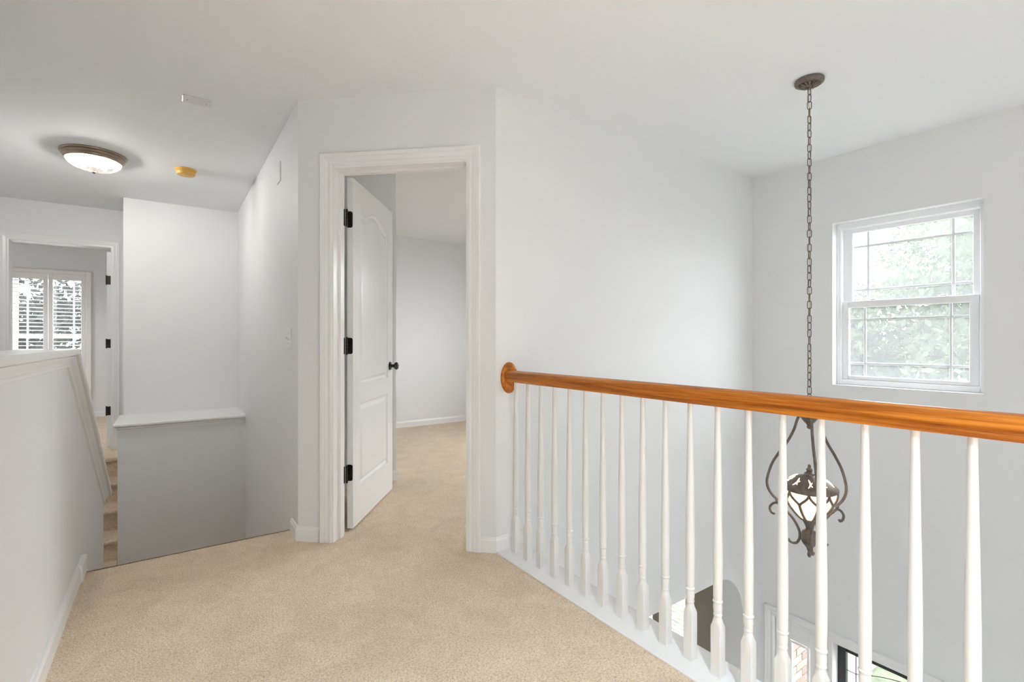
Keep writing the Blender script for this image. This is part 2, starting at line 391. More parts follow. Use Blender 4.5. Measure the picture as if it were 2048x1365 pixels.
w = MB(); wall(w, (-3.0, YF), (-3.0, 9.45), (-1, 0), .12, 0, CEIL, [(FRW[0] - YF, FRW[1] - YF, FRW[2], FRW[3])]); struct(w, 'wall_far_room_left', 'wall', 'left wall of the room with the shutters')
w = MB(); w.box(.58, .70, YF, 9.45, 0, CEIL); struct(w, 'wall_far_room_right', 'wall', 'right wall of the room with the shutters')
# wall behind the camera, with an opening added for daylight
BW = [(2.1, 3.4, -2.1, -.8)]
w = MB(); wall(w, (XL - .1, YBK), (XB + .16, YBK), (0, -1), .14, GND, CEIL, [(a - XL + .1, b - XL + .1, c, d) for a, b, c, d in BW]); struct(w, 'wall_back', 'wall', 'white wall behind the viewer with an added window')

# baseboards
BB = [(0, 0), (.014, 0), (.014, .062), (.010, .070), (.007, .080), (0, .080)]
def baseboard(name, path, label):
    mb = MB(); mb.sweep(BB, [(x, y, 0) for x, y in path], (0, 0, 1)); return struct(mb, name, 'trim', label, 'baseboard')
pt = lambda t: tuple(Vector((CX, CY)) + U2 * t)
baseboard('baseboard_door_right', [(1.62, AY), (AX, AY), pt(1.028)], 'short white baseboard at the corner by the railing')
baseboard('baseboard_door_left', [pt(.131), (CX, CY), (CX, YE - .06)], 'short white baseboard turning to the stairs')
baseboard('baseboard_half_wall', [(XS, YE - .005), (XS, YBK)], 'white baseboard along the half wall')
mb = MB(); mb.bbox(XS, XS + .022, YE - .155, YE - .002, 0, .082, .003); struct(mb, 'trim_skirt_end', 'trim', 'thicker end block of the half wall baseboard', 'trim')
baseboard('baseboard_bedroom', [(XB, 5.88), (1.479, 5.88), (1.479, 3.689), (CX + .2, 3.689)], 'white baseboard of the bedroom')
baseboard('baseboard_far_room', [(.58, YW), (-3.0, YW)], 'white baseboard of the far room')

# landing edge board below the balusters
mb = MB(); mb.sweep([(0, -.02), (.166, -.02), (.172, -.014), (.172, .002), (.166, .008), (.004, .008), (0, .004)], [(AX - .006, AY, 0), (AX - .006, YBK, 0)], (0, 0, 1))
struct(mb, 'trim_landing_edge', 'trim', 'white painted board along the landing edge under the balusters', 'trim')

# half wall cap with moulding, level then sloping down with the stairs
slope = math.atan2(.932, 1.38)
capw = .04
cprof_one = [(.0, 0.0)]
path = [(XS - .055, YBK, .998), (XS - .055, 2.69, .998), (XS - .055, 4.085, .998 - 1.395 * .6745)]
HWX = .055
prof = [(-.002, -HWX), (.002, -HWX - .008), (.012, -HWX - .010), (.014, -HWX - .006), (.017, -HWX - .006), (.026, -HWX - .010), (.040, -HWX - .024), (.046, -HWX - .026), (.047, -HWX - .020), (.050, -HWX - .020), (.051, -HWX - .036),
        (.055, -HWX - .040), (.068, -HWX - .040), (.0745, -HWX - .034), (.0745, HWX + .034), (.068, HWX + .040), (.055, HWX + .040), (.051, HWX + .036), (.050, HWX + .020), (.047, HWX + .020),
        (.046, HWX + .026), (.040, HWX + .024), (.026, HWX + .010), (.017, HWX + .006), (.014, HWX + .006), (.012, HWX + .010), (.002, HWX + .008), (-.002, HWX)]
mb = MB(); mb.sweep(prof, path, (1, 0, 0)); struct(mb, 'trim_half_wall_cap', 'trim', 'white moulded cap along the top of the half wall', 'trim', 35)
# ledge cap
mb = MB()
lp = [(0, -.060), (.008, -.060), (.008, -.046), (.003, -.044), (.003, -.042), (.016, -.040), (.016, -.029), (.010, -.027), (.010, -.025), (.026, -.022), (.030, -.017), (.030, -.004), (.026, 0), (-.06, 0), (-.06, -.06)]
mb.sweep(lp, [(CX, 5.14, .42), (XS, 5.14, .42), (XS, YD, .42)], (0, 0, -1)) if False else mb.sweep([(-a, b) for a, b in lp], [(XS, YD, .42), (XS, 5.14, .42), (CX, 5.14, .42)], (0, 0, 1))
mb.box(XS + .06, CX, 5.20, YD, .385, .42)
struct(mb, 'trim_ledge_cap', 'trim', 'white moulded ledge above the low wall at the stairs', 'trim', 35)

# casings
CP = [(0, 0), (0, .010), (.008, .013), (.016, .013), (.018, .010), (.022, .010), (.040, .015), (.046, .015), (.048, .018), (.064, .020), (.070, .015), (.070, 0)]
def casing(name, pts, N, label, parent=None):
    mb = MB(); mb.sweep(CP, pts, N)
    return struct(mb, name, 'trim', label, 'trim')
def dpt(t, z, off=0.0): p = Vector((CX, CY)) + U2 * t + N2 * off; return Vector((p.x, p.y, z))
ND = Vector((-N2.x, -N2.y, 0))
casing('trim_door_casing', [dpt(.963, 0), dpt(.963, 2.066), dpt(.205, 2.066), dpt(.205, 0)][::-1], ND, 'white casing around the open bedroom doorway')
# jamb with stop, angled doorway
mb = MB()
jp = [(0, 0), (.016, 0), (.016, -.060), (.028, -.060), (.028, -.095), (.016, -.095), (.016, -.128), (0, -.128)]
mb.sweep([(-a, b + .006) for a, b in jp], [dpt(.196, 0), dpt(.196, 2.070), dpt(.972, 2.070), dpt(.972, 0)], ND)
struct(mb, 'trim_door_jamb', 'trim', 'white door jamb with stop inside the bedroom doorway', 'trim')
casing('trim_far_casing', [(DX0, YF, 0), (DX0, YF, 2.05), (DX1, YF, 2.05), (DX1, YF, 0)], (0, -1, 0), 'white casing around the far doorway behind the half wall')
mb = MB(); mb.sweep([(-.012, .0), (.0, 0), (0, -.125), (-.012, -.125)] if False else [(0, .004), (.012, .004), (.012, -.122), (0, -.122)], [(DX0, YF, 0), (DX0, YF, 2.05), (DX1, YF, 2.05), (DX1, YF, 0)], (0, -1, 0))
struct(mb, 'trim_far_jamb', 'trim', 'white jamb of the far doorway', 'trim')

# ------------------------------------------------------------------ stairs
def flight(name, label, x0, x1, ys, dirn, ztop, count):
    root = empty(name, label, 'stairs')
    for k in range(count):
        z = ztop - RISE * (k + 1); y0 = ys + dirn * RUN * k; y1 = y0 + dirn * (RUN + .02)
        mb = MB(); r = .02
        pr = [(y0 - dirn * .02, z), (y1 - dirn * r, z)] + [(y1 - dirn * r + dirn * r * math.sin(a), z - r + r * math.cos(a)) for a in [math.pi * i / 8 for i in range(1, 9)]] + \
             [(y1 - dirn * .02, z - .045), (y1 - dirn * .02, z - RISE - .02), (y0 - dirn * .02, z - RISE - .02)]
        mb.prism([(x0, y, q) for y, q in pr], (x1 - x0, 0, 0)); mb.build('step', 'carpet', root, 40)
    return root
flight('stair_flight', 'carpeted stairs going down from the landing beside the half wall', XS + .001, CX - .001, YE - .02, 1, 0, 5)
flight('stair_flight', 'carpeted stairs rising to the far doorway, seen in the narrow gap', XL + .001, XS - .001, 5.93, -1, 0, 4)
flight('stair_flight', 'carpeted stairs going down on the far side of the half wall', XL + .001, XS - .112, YE + RUN * 4, -1, -RISE * 5, 8)
mb = MB(); mb.box(XL, CX, YE + RUN * 4 - .02, 5.93 - RUN * 4 + .3, -RISE * 5 - .2, -RISE * 5); struct(mb, 'floor', 'carpet', 'beige carpet of the half landing between the stairs', 'floor')

# ------------------------------------------------------------------ doors
def panel_loop(x0, x1, z0, z1, arch, ins, n=28):
    a, b, c, d = x0 + ins, x1 - ins, z0 + ins, z1 - ins
    pts = [(a, c), (b, c)]
    for i in range(n + 1):
        t = 1 - i / n; x = a + (b - a) * t
        q = 0 if not arch else arch * (0.5 - 0.5 * math.cos(2 * math.pi * min(max((t - .04) / .92, 0), 1)))
        pts.append((x, d + q))
    return pts
def door_slab(name, parent, wd, z0, z1, th, panels, mat='door'):
    """slab in local coords: x along the door from the hinge edge, y thickness (0 = hall face, +th behind), z up"""
    bm = bmesh.new()
    for side in (0, 1):
        yv = lambda dep: dep if side == 0 else th - dep
        outer = [bm.verts.new((x, yv(0), z)) for x, z in ((0, z0), (wd, z0), (wd, z1), (0, z1))]
        edges = [bm.edges.new((outer[i], outer[(i + 1) % 4])) for i in range(4)]
        for (x0, x1, a0, a1, arch) in panels:
            prev = None
            for ins, dep in ((0, 0), (.005, .0075), (.015, .012), (.021, .012), (.040, .003), (.046, .0022)):
                lp = [bm.verts.new((x, yv(dep), z)) for x, z in panel_loop(x0, x1, a0, a1, arch, ins)]; k = len(lp)
                if prev is None: edges += [bm.edges.new((lp[i], lp[(i + 1) % k])) for i in range(k)]
                else:
                    for i in range(k): bm.faces.new((prev[i], prev[(i + 1) % k], lp[(i + 1) % k], lp[i]))
                prev = lp
            bm.faces.new(prev)
        bmesh.ops.triangle_fill(bm, use_beauty=True, edges=edges)
        if side == 0: o0 = outer
    for i in range(4): bm.faces.new((o0[i], o0[(i + 1) % 4], outer[(i + 1) % 4], outer[i]))
    bmesh.ops.recalc_face_normals(bm, faces=bm.faces[:])
    me = bpy.data.meshes.new(name); bm.to_mesh(me); bm.free(); me.materials.append(M[mat])
    me.polygons.foreach_set('use_smooth', [True] * len(me.polygons)); me.set_sharp_from_angle(angle=math.radians(24))
    return place(name, me, parent)
def hinge(parent, x, y, z, hh=.095):
    """leaf on the hinge edge of the slab (local x<=0 side), pin on the room side"""
    mb = MB(); r = .012
    pts = []
    yA, yB = y + .002, y + .034
    for (cy, cz, a0) in ((yA + r, -hh / 2 + r, math.pi), (yB - .001, -hh / 2, None), (yB - .001, hh / 2, None), (yA + r, hh / 2 - r, math.pi / 2)):
        if a0 is None: pts.append((cy, cz))
        else:
            for i in range(5):
                a = a0 + math.pi / 2 * i / 4; pts.append((cy + r * math.cos(a), cz + r * math.sin(a)))
    mb.prism([(x - .0025, p, z + q) for p, q in pts], (.003, 0, 0))
    o = mb.build('hinge', 'bronze', parent)
    jl = MB(); rz = parent.rotation_euler.z; ex = Vector((math.cos(rz), math.sin(rz))); ey = Vector((-ex.y, ex.x))
    def loc(t, off): q = Vector((CX, CY)) + U2 * t + N2 * off - Vector(parent.location[:2]); return q.dot(ex), q.dot(ey)
    c4 = [loc(.2122, .086), loc(.2122, .1235), loc(.2146, .1235), loc(.2146, .086)]
    jl.prism([(p, q, z - hh / 2) for p, q in c4], (0, 0, hh)); jl.build('jamb_leaf', 'bronze', o)
    pn = MB(); px, py = loc(.2215, .131)
    for k in range(5): pn.lathe([(.0, -.0088), (.0062, -.0085), (.0062, .0085), (.0, .0088)], (px, py, z - hh / 2 + hh * (k + .5) / 5), 12)
    pn.lathe([(0, -.052), (.004, -.051), (.0045, -.048), (.0045, .048), (.004, .052), (0, .053)], (px, py, z), 10); pn.build('pin', 'bronze', o, 40)
    bl = MB(); bl.prism([(px, py - .003, z - hh / 2), (x, yB - .004, z - hh / 2), (x, yB - .001, z - hh / 2), (px, py + .002, z - hh / 2)], (0, 0, hh)); bl.build('knuckle_plate', 'bronze', o)
    sm = MB()
    for q in (-.032, .0, .032): sm.lathe([(0, 0), (.0032, 0), (.0028, .001), (0, .0012)], (x - .0026, y + .012 + (.008 if q == 0 else 0), z + q), 8, m=Matrix.Rotation(-H90, 3, 'Y'))
    sm.build('screw', 'blackmetal', o)
    return o
def knob(parent, x, z, th):
    for sgn, y in ((-1, 0.0), (1, th)):
        mb = MB(); prf = [(0, 0), (.031, 0), (.031, .003), (.027, .008), (.013, .010), (.011, .026), (.013, .030), (.022, .036), (.0275, .045), (.0275, .052), (.022, .060), (.010, .0635), (0, .064)]
        mb.lathe(prf, (x, y, z), 28, m=Matrix.Rotation(H90 if sgn < 0 else -H90, 3, 'X')); mb.build('knob', 'blackmetal', parent, 40)
PAN = lambda wd: [(.115, wd - .112, .235, .728, 0), (.115, wd - .112, .845, 1.872, .062)]
ang = math.atan2(3.472 - 2.846, 1.375 - .882)
d1 = empty('door_1', 'white two panel arched bedroom door standing open with black hinges', 'door', (.880, 2.848, 0), ang, 'structure')
door_slab('slab', d1, .770, .014, 2.058, .035, PAN(.770))
for z in (1.815, 1.078, .338): hinge(d1, 0, 0, z)
knob(d1, .770 - .062, .925, .035)
# far door, open into the far room
d2 = empty('door_2', 'white door folded back in the far room, dark hinges on its edge', 'door', (-.4815, YF + .122, 0), H90, 'structure')
door_slab('slab', d2, .72, .014, 2.04, .035, PAN(.72))
# this one is mirrored: its hinge edge faces the viewer, hall face to the left
for z in (1.735, 1.08, .385):
    mb = MB(); mb.bbox(-.003, .0, .004, .040, z - .045, z + .045, .001); h_ = mb.build('hinge', 'bronze', d2)
    pn = MB(); pn.lathe([(0, -.05), (.006, -.048), (.006, .048), (0, .05)], (-.004, .038, z), 10); pn.build('pin', 'bronze', h_, 40)

# ------------------------------------------------------------------ window_1 : foyer double hung window with prairie grilles
def sash(mb, X0, X1, y0, y1, z0, z1, gy0, gy1, gz0, gz1):
    mb.bbox(X0, X1, y0, gy0, z0, z1, .003); mb.bbox(X0, X1, gy1, y1, z0, z1, .003)
    mb.bbox(X0, X1, gy0, gy1, z0, gz0, .003); mb.bbox(X0, X1, gy0, gy1, gz1, z1, .003)
w1 = empty('window_1', 'white double hung foyer window with prairie grilles looking onto trees', 'window', kind='structure')
fx = XB + .073; fr = MB()
y0, y1, z0, z1 = .736, 1.537, .791, 1.958
fr.bbox(fx, fx + .085, y0, y0 + .03, z0, z1, .003); fr.bbox(fx, fx + .085, y1 - .03, y1, z0, z1, .003)
fr.bbox(fx, fx + .085, y0 + .03, y1 - .03, z0, z0 + .038, .003); fr.bbox(fx, fx + .085, y0 + .03, y1 - .03, z1 - .042, z1, .003)
fr.bbox(fx - .005, fx - .0002, y0, y0 + .012, z0, z1, .002); fr.bbox(fx - .005, fx - .0002, y1 - .012, y1, z0, z1, .002); fr.bbox(fx - .005, fx - .0002, y0 + .012, y1 - .012, z1 - .018, z1, .002)
fr.build('frame', 'vinyl', w1)
lo = MB(); sash(lo, fx + .012, fx + .042, .770, 1.512, .829, 1.392, .817, 1.464, .856, 1.345); s1 = lo.build('lower_sash', 'vinyl', w1)
up = MB(); sash(up, fx + .044, fx + .074, .768, 1.510, 1.352, 1.918, .807, 1.451, 1.392, 1.885); s2 = up.build('upper_sash', 'vinyl', w1)
for par, X, gy0, gy1, gz0, gz1, ys, zs in ((s1, fx + .030, .817, 1.464, .856, 1.345, (.908, 1.372), (.946, 1.261)), (s2, fx + .060, .807, 1.451, 1.392, 1.885, (.902, 1.362), (1.473, 1.786))):
    g = MB(); g.box(X, X + .003, gy0, gy1, gz0, gz1); g.build('pane', 'glass', par)
    for y in ys:
        m_ = MB(); m_.bbox(X + .004, X + .010, y - .009, y + .009, gz0, gz1, .002); m_.build('muntin', 'muntin', par)
    for z in zs:
        m_ = MB(); m_.bbox(X + .0045, X + .0095, gy0, gy1, z - .009, z + .009, .002); m_.build('muntin', 'muntin', par)
for y in (1.33, .952):
    lk = MB(); lk.lathe([(0, 0), (.016, 0), (.016, .006), (.010, .010), (0, .011)], (fx + .032, y, 1.391), 16); lk.bbox(fx + .018, fx + .032, y - .03, y + .006, 1.394, 1.404, .003)
    lk.build('latch', 'plastic', w1, 40)
portal('portal_window_1', (XB + .155, 1.137, 1.375), (0, H90, 0), 1.17, .80)

# ------------------------------------------------------------------ window_2 with shutters (far room)
w2 = empty('window_2', 'double hung window behind the white plantation shutters', 'window', kind='structure')
wx0, wx1, wz0, wz1 = -1.76, -.93, .30, 2.07
f = MB(); yy = YW + .075
f.bbox(wx0, wx0 + .035, yy, yy + .07, wz0, wz1); f.bbox(wx1 - .035, wx1, yy, yy + .07, wz0, wz1); f.bbox(wx0 + .035, wx1 - .035, yy, yy + .07, wz0, wz0 + .045); f.bbox(wx0 + .035, wx1 - .035, yy, yy + .07, wz1 - .045, wz1)
f.build('frame', 'vinyl', w2)
for nm, a, b, yo in (('lower_sash', .345, 1.19, .012), ('upper_sash', 1.15, 2.025, .040)):
    s_ = MB(); x0, x1 = wx0 + .035, wx1 - .035
    s_.bbox(x0, x0 + .04, yy + yo, yy + yo + .027, a, b); s_.bbox(x1 - .04, x1, yy + yo, yy + yo + .027, a, b)
    s_.bbox(x0 + .04, x1 - .04, yy + yo, yy + yo + .027, a, a + .04); s_.bbox(x0 + .04, x1 - .04, yy + yo, yy + yo + .027, b - .04, b); so = s_.build(nm, 'vinyl', w2)
    g = MB(); g.box(x0 + .04, x1 - .04, yy + yo + .012, yy + yo + .015, a + .04, b - .04); g.build('pane', 'glass2', so)
    for x in (-1.593, -1.112):
        m_ = MB(); m_.bbox(x - .010, x + .010, yy + yo + .004, yy + yo + .010, a + .04, b - .04, .002); m_.build('muntin', 'vinyl', so)
portal('portal_window_2', ((wx0 + wx1) / 2, YW + .155, 1.185), (-H90, 0, 0), .82, 1.76)
sh = empty('window_shutters', 'white plantation shutters with open louvers in the far room', 'shutter', (0, 0, 0))
f = MB(); ya, yb = YW - .030, YW + .02
f.bbox(-.968, -.908, ya, YW, .255, 2.105); f.bbox(-1.83, -1.77, ya, YW, .255, 2.105); f.bbox(-1.77, -.968, ya, YW, 2.052, 2.105); f.bbox(-1.77, -.968, ya, YW, .255, .305)
f.build('frame', 'shutter', sh)
lv = MB(); pr = [(.030 * math.cos(a), .0055 * math.sin(a)) for a in [2 * math.pi * i / 12 for i in range(12)]]
for (a, b) in ((-1.768, -1.366), (-1.362, -.970)):
    p = MB(); yc0, yc1 = YW - .030, YW - .002
    p.bbox(a, a + .048, yc0, yc1, .307, 2.05); p.bbox(b - .048, b, yc0, yc1, .307, 2.05)
    p.bbox(a + .048, b - .048, yc0, yc1, 1.962, 2.05); p.bbox(a + .048, b - .048, yc0, yc1, .307, .41)
    po = p.build('shutter_panel', 'shutter', sh)
    lm = MB(); tl = math.radians(6)
    lm.prism([(a + .049, YW - .016 + y * math.cos(tl) - z * math.sin(tl), y * math.sin(tl) + z * math.cos(tl)) for y, z in pr], (b - a - .098, 0, 0))
    lme = lm.mesh('louver', 'shutter', 50)
    n = 29
    for k in range(n): place('louver', lme, po, loc=(0, 0, 1.935 - k * .0525))
    for z in (1.80, 1.18, .55):
        hm = MB(); hm.bbox((b - .001) if b > -1 else (a - .006), (b + .006) if b > -1 else (a + .001), YW - .036, YW - .0305, z - .032, z + .032, .001)
        hm.build('hinge', 'shutter', po)

# ------------------------------------------------------------------ unseen windows, added to bring daylight into the rooms
def simple_window(name, axis, pos, a0, a1, z0, z1, label, inward):
    o = empty(name, label, 'window', kind='structure'); fr = MB(); g = MB()
    q = pos
    def bx(m, u0, u1, d0, d1, c0, c1):
        if axis == 'X': m.bbox(q + d0, q + d1, u0, u1, c0, c1)
        else: m.bbox(u0, u1, q + d0, q + d1, c0, c1)
    for (u0, u1, c0, c1) in ((a0, a0 + .05, z0, z1), (a1 - .05, a1, z0, z1), (a0 + .05, a1 - .05, z0, z0 + .05), (a0 + .05, a1 - .05, z1 - .05, z1)): bx(fr, u0, u1, -.03, .03, c0, c1)
    fr.build('frame', 'vinyl', o)
    if inward < 0: bx(g, a0 + .05, a1 - .05, -.002, .002, z0 + .05, z1 - .05); g.build('pane', 'glass2', o)
    return o
simple_window('window_3', 'X', XB + .11, 2.8, 4.4, .80, 2.1, 'added unseen bedroom window on the front wall', -1)  # added out of view so daylight reaches the bedroom
portal('portal_window_3', (XB + .155, 3.6, 1.45), (0, H90, 0), 1.30, 1.6)
for i, (a, b, c, d) in enumerate(BW):  # added behind the viewer to let daylight into the foyer
    simple_window('window_%d' % (4 + i), 'Y', YBK - .08, a, b, c, d, 'added unseen lower window at the end of the foyer', 1)
    portal('portal_window_%d' % (4 + i), ((a + b) / 2, YBK - .135, (c + d) / 2), (H90, 0, 0), b - a, d - c)

simple_window('window_5', 'X', -3.06, FRW[0], FRW[1], FRW[2], FRW[3], 'added unseen side window of the far room', 1)  # added out of view to brighten the far room
portal('portal_window_5', (-3.115, (FRW[0] + FRW[1]) / 2, (FRW[2] + FRW[3]) / 2), (0, -H90, 0), FRW[3] - FRW[2], FRW[1] - FRW[0])

# ------------------------------------------------------------------ downstairs: blinds, front door, porch
for i, (a, b) in enumerate(((2.764, 3.06), (3.14, 3.95))):
    o = simple_window('window_%d' % (6 + i), 'X', XB + .11, a, b, -2.45, -.85, ('narrow window behind the nearer blind downstairs', 'window behind the farther blind downstairs')[i], -1)
    portal('portal_window_%d' % (6 + i), (XB + .155, (a + b) / 2, -1.65), (0, H90, 0), 1.6, b - a)
    bl = empty('window_blind', ('white slatted blind in the narrow window through the arched opening', 'white slatted blind in the wider window through the arched opening')[i], 'blind')
    hr = MB(); hr.bbox(XB + .01, XB + .05, a + .006, b - .006, -.90, -.855); hr.build('head_rail', 'blind', bl)
    sm = MB(); tl = math.radians(-10)
    sm.prism([(XB + .03 + x * math.cos(tl) - z * math.sin(tl), a + .008, x * math.sin(tl) + z * math.cos(tl)) for x, z in ((-.024, 0), (0, .0022), (.024, 0), (0, -.0012))], (0, b - a - .016, 0))
    sme = sm.mesh('slat', 'blind')
    for k in range(36): place('slat', sme, bl, loc=(0, 0, -.93 - .042 * k))
# front door unit
DZ = -1.076
casing('trim_front_casing', [(XB, .14, GND), (XB, .14, DZ), (XB, 1.952, DZ), (XB, 1.952, GND)][::-1], (-1, 0, 0), 'white casing around the front door downstairs')
mb = MB()
def sl(y0, y1, g0, g1):
    X0, X1 = XB + .02, XB + .075
    mb.bbox(X0, X1, y0, g0, GND, DZ - .002); mb.bbox(X0, X1, g1, y1, GND, DZ - .002); mb.bbox(X0, X1, g0, g1, DZ - .14, DZ - .002); mb.bbox(X0, X1, g0, g1, GND, GND + .3)
    for (a, b, c, d) in ((g0, g0 + .016, GND + .3, DZ - .14), (g1 - .016, g1, GND + .3, DZ - .14), (g0 + .016, g1 - .016, DZ - .156, DZ - .14)): mb.bbox(X0 - .009, X0 - .0003, a, b, c, d, .003)
sl(1.566, 1.95, 1.70, 1.84); sl(.145, .53, .26, .40)
mb.bbox(XB + .0, XB + .13, 1.536, 1.568, GND, DZ); mb.bbox(XB, XB + .13, .528, .558, GND, DZ)
struct(mb, 'trim_sidelight', 'trim', 'white panelled sidelights beside the black front door', 'trim')
for a, b, l in ((1.70, 1.84, 'sidelight pane showing the brick porch wall'), (.26, .40, 'sidelight pane right of the front door')):
    g = MB(); g.box(XB + .045, XB + .049, a, b, GND + .3, DZ - .14); g.build('window_8' if a > 1 else 'window_9', 'glass2', None, None, 'structure', l, 'window')
d3 = empty('door_3', 'black front door with a large leaded glass pane downstairs', 'door', kind='structure')
X0, X1 = XB + .085, XB + .13
mb = MB(); mb.bbox(X0, X1, 1.485, 1.536, GND, DZ); mb.bbox(X0, X1, .558, .64, GND, DZ); mb.bbox(X0, X1, .64, 1.485, DZ - .078, DZ); mb.bbox(X0, X1, .64, 1.485, GND, GND + .35)
mb.build('slab', 'black', d3)
mb = MB(); mb.box(X0 + .02, X0 + .025, .64, 1.485, GND + .35, DZ - .078); pn = mb.build('pane', 'glass2', d3)
def came(pts):
    c_ = MB(); c_.tube([(X0 + .017, y, z) for y, z in pts], .0028, 6); c_.build('came', 'lead', pn)
GT = DZ - .078
came([(1.425, GT), (1.425, GND + .4)]); came([(.70, GT), (.70, GND + .4)])
came([(1.485, GT - .135), (1.425, GT - .135)] + [(1.425 - .35 * i / 12, GT - .135 + .10 * math.sin(math.pi / 2 * i / 12)) for i in range(1, 13)])
came([(1.075 - .35 * i / 12, GT - .035 - .10 * (1 - math.cos(math.pi / 2 * i / 12))) for i in range(13)])
came([(1.425 - .72 * i / 16, GT - .25 - .12 * math.sin(math.pi * i / 16)) for i in range(17)])
portal('portal_door_3', (X1 + .02, 1.06, -2.0), (0, H90, 0), 1.5, .85)
# brick porch wall, every brick its own piece
pw = MB(); pw.box(4.10, 5.35, 2.062, 2.25, GND - .1, .2); pwo = struct(pw, 'wall_porch', 'mortar', 'pale brick wall of the porch outside the sidelight')
bk = MB(); bk.bbox(0, .198, -.012, .02, 0, .060, .004); bme = [bk.mesh('brick', 'brick')]
for nm, col in (('brick_tan', (0.25, 0.195, 0.155)), ('brick_rose', (0.185, 0.13, 0.108))):
    M[nm] = plain(nm, col, 0.85, var=0.22, vscale=9, bump=0.6, bscale=90); q = bme[0].copy(); q.materials.clear(); q.materials.append(M[nm]); bme.append(q)
random.seed(4)
for r in range(22):
    for c in range(6):
        x = 4.11 + c * .208 - (.104 if r % 2 else 0)
        if x < 4.09 or x + .2 > 5.36: continue
        place('brick', random.choice(bme), pwo, loc=(x, 2.062 + random.uniform(-.003, .002), -2.10 + r * .070))
# ground outside
M['pave'] = plain('grey_gravel', (0.16, 0.155, 0.15), 0.95, var=0.08, vscale=2, bump=0.4, bscale=30)
mb = MB(); mb.box(-40, 60, -45, 60, GND - .40, GND - .22); struct(mb, 'ground', 'pave', 'grey gravel ground around the house', 'ground')
mb = MB(); mb.box(6.05, 30, -3.5, 12, GND - .24, GND - .16); struct(mb, 'lawn', 'lawn', 'green lawn outside the front door', 'lawn')
mb = MB(); mb.box(5.0, 14, 2.50, 3.9, GND - .17, GND - .12); mb.box(4.09, 6.0, -.5, 2.05, GND - .17, GND - .08)
struct(mb, 'walkway', 'concrete', 'pale concrete walk outside the front door', 'walkway')

# ------------------------------------------------------------------ balustrade
rail = empty('balustrade', 'white turned balusters under an oak handrail along the landing', 'railing')
XBAL = 1.4772
hp = [(-.021, .0), (-.027, .006), (-.0285, .013), (-.024, .018), (-.0235, .022), (-.030, .028), (-.0335, .036), (-.033, .044), (-.028, .051), (-.018, .0565), (-.008, .059), (0, .0595)]
hp = hp + [(-a, b) for a, b in hp[-2::-1]]
YR = AY - .018
mb = MB(); mb.prism([(XBAL + a, YR, .8925 + b) for a, b in hp], (0, YBK - YR, 0)); mb.build('handrail', 'oak', rail, 35)
mb = MB(); ros = []
Mx = Matrix.Rotation(H90, 3, 'X')
prf = [(1.0, 0), (1.0, .006), (.965, .011), (.90, .014), (.80, .0155), (.78, .018), (0, .018)]
vs = []; fs = []; n = 40; k = len(prf) - 1
for i in range(n):
    a = 2 * math.pi * i / n
    for r, d in prf[:-1]: vs.append((XBAL + .007 + .053 * r * math.cos(a), AY - d, .911 + .083 * r * math.sin(a)))
for i in range(n):
    j = (i + 1) % n
    for q in range(k - 1): fs.append((i * k + q, j * k + q, j * k + q + 1, i * k + q + 1))
fs.append(tuple(i * k + k - 1 for i in range(n))); fs.append(tuple(i * k for i in range(n)))
mb.add(vs, fs); mb.build('rosette', 'oak', rail, 30)
def baluster_mesh():
    mb = MB(); n = 24; loops = []
    hw = .016
    def sq(z, zf): # square loop with face mids raised by zf
        L = []
        for i in range(n):
            a = 2 * math.pi * i / n; c, s = math.cos(a), math.sin(a); k = hw / max(abs(c), abs(s)); f_ = 1 - min(abs(c), abs(s)) / max(abs(c), abs(s))
            L.append((k * c, k * s, z + zf * f_))
        return L
    def ci(z, r): return [(r * math.cos(2 * math.pi * i / n), r * math.sin(2 * math.pi * i / n), z) for i in range(n)]
    loops = [sq(0, 0), sq(.160, .010), ci(.178, .0152), ci(.186, .0130), ci(.192, .0120), ci(.195, .0122), ci(.197, .0140), ci(.200, .0142), ci(.203, .0128), ci(.207, .0130), ci(.215, .0142), ci(.225, .0146), ci(.233, .0138), ci(.237, .0130),
             ci(.239, .0150), ci(.2415, .0162), ci(.244, .0160), ci(.2465, .0140), ci(.2485, .0132), ci(.251, .0140), ci(.256, .0142), ci(.30, .0148), ci(.38, .0152), ci(.46, .0147), ci(.56, .0134), ci(.70, .0112), ci(.82, .0096), ci(.889, .0090)]
    vs = [p for l in loops for p in l]; fs = []
    for q in range(len(loops) - 1):
        for i in range(n): j = (i + 1) % n; fs.append((q * n + i, q * n + j, (q + 1) * n + j, (q + 1) * n + i))
    fs.append(tuple(range(n - 1, -1, -1))); fs.append(tuple((len(loops) - 1) * n + i for i in range(n)))
    mb.add(vs, fs); return mb.mesh('baluster', 'baluster', 32)
bme_ = baluster_mesh()
for k in range(30): place('baluster', bme_, rail, loc=(XBAL, 1.9504 + .1035 - .1035 * k, .008))

# ------------------------------------------------------------------ pendant lantern
PX, PY = 2.673, 1.150
pl = empty('pendant_lantern', 'bronze scrolled lantern with lit amber glass hanging on a long chain', 'lantern', (PX, PY, 0))
mb = MB(); mb.lathe([(0, 2.402), (.010, 2.402), (.014, 2.408), (.018, 2.411), (.046, 2.417), (.052, 2.414), (.058, 2.417), (.064, 2.421), (.067, 2.428), (.067, 2.436), (.065, 2.4395), (0, 2.4395)], (0, 0, 0), 40)
can = mb.build('canopy', 'lantern', pl, 35)
for i in range(14):
    a = 2 * math.pi * i / 14; mb = MB(); mb.tube([(r * math.cos(a), r * math.sin(a), z) for r, z in ((.018, 2.409), (.028, 2.410), (.040, 2.4125), (.047, 2.4155))], [.003, .0052, .0062, .002], 8); mb.build('petal', 'lantern', can, 50)
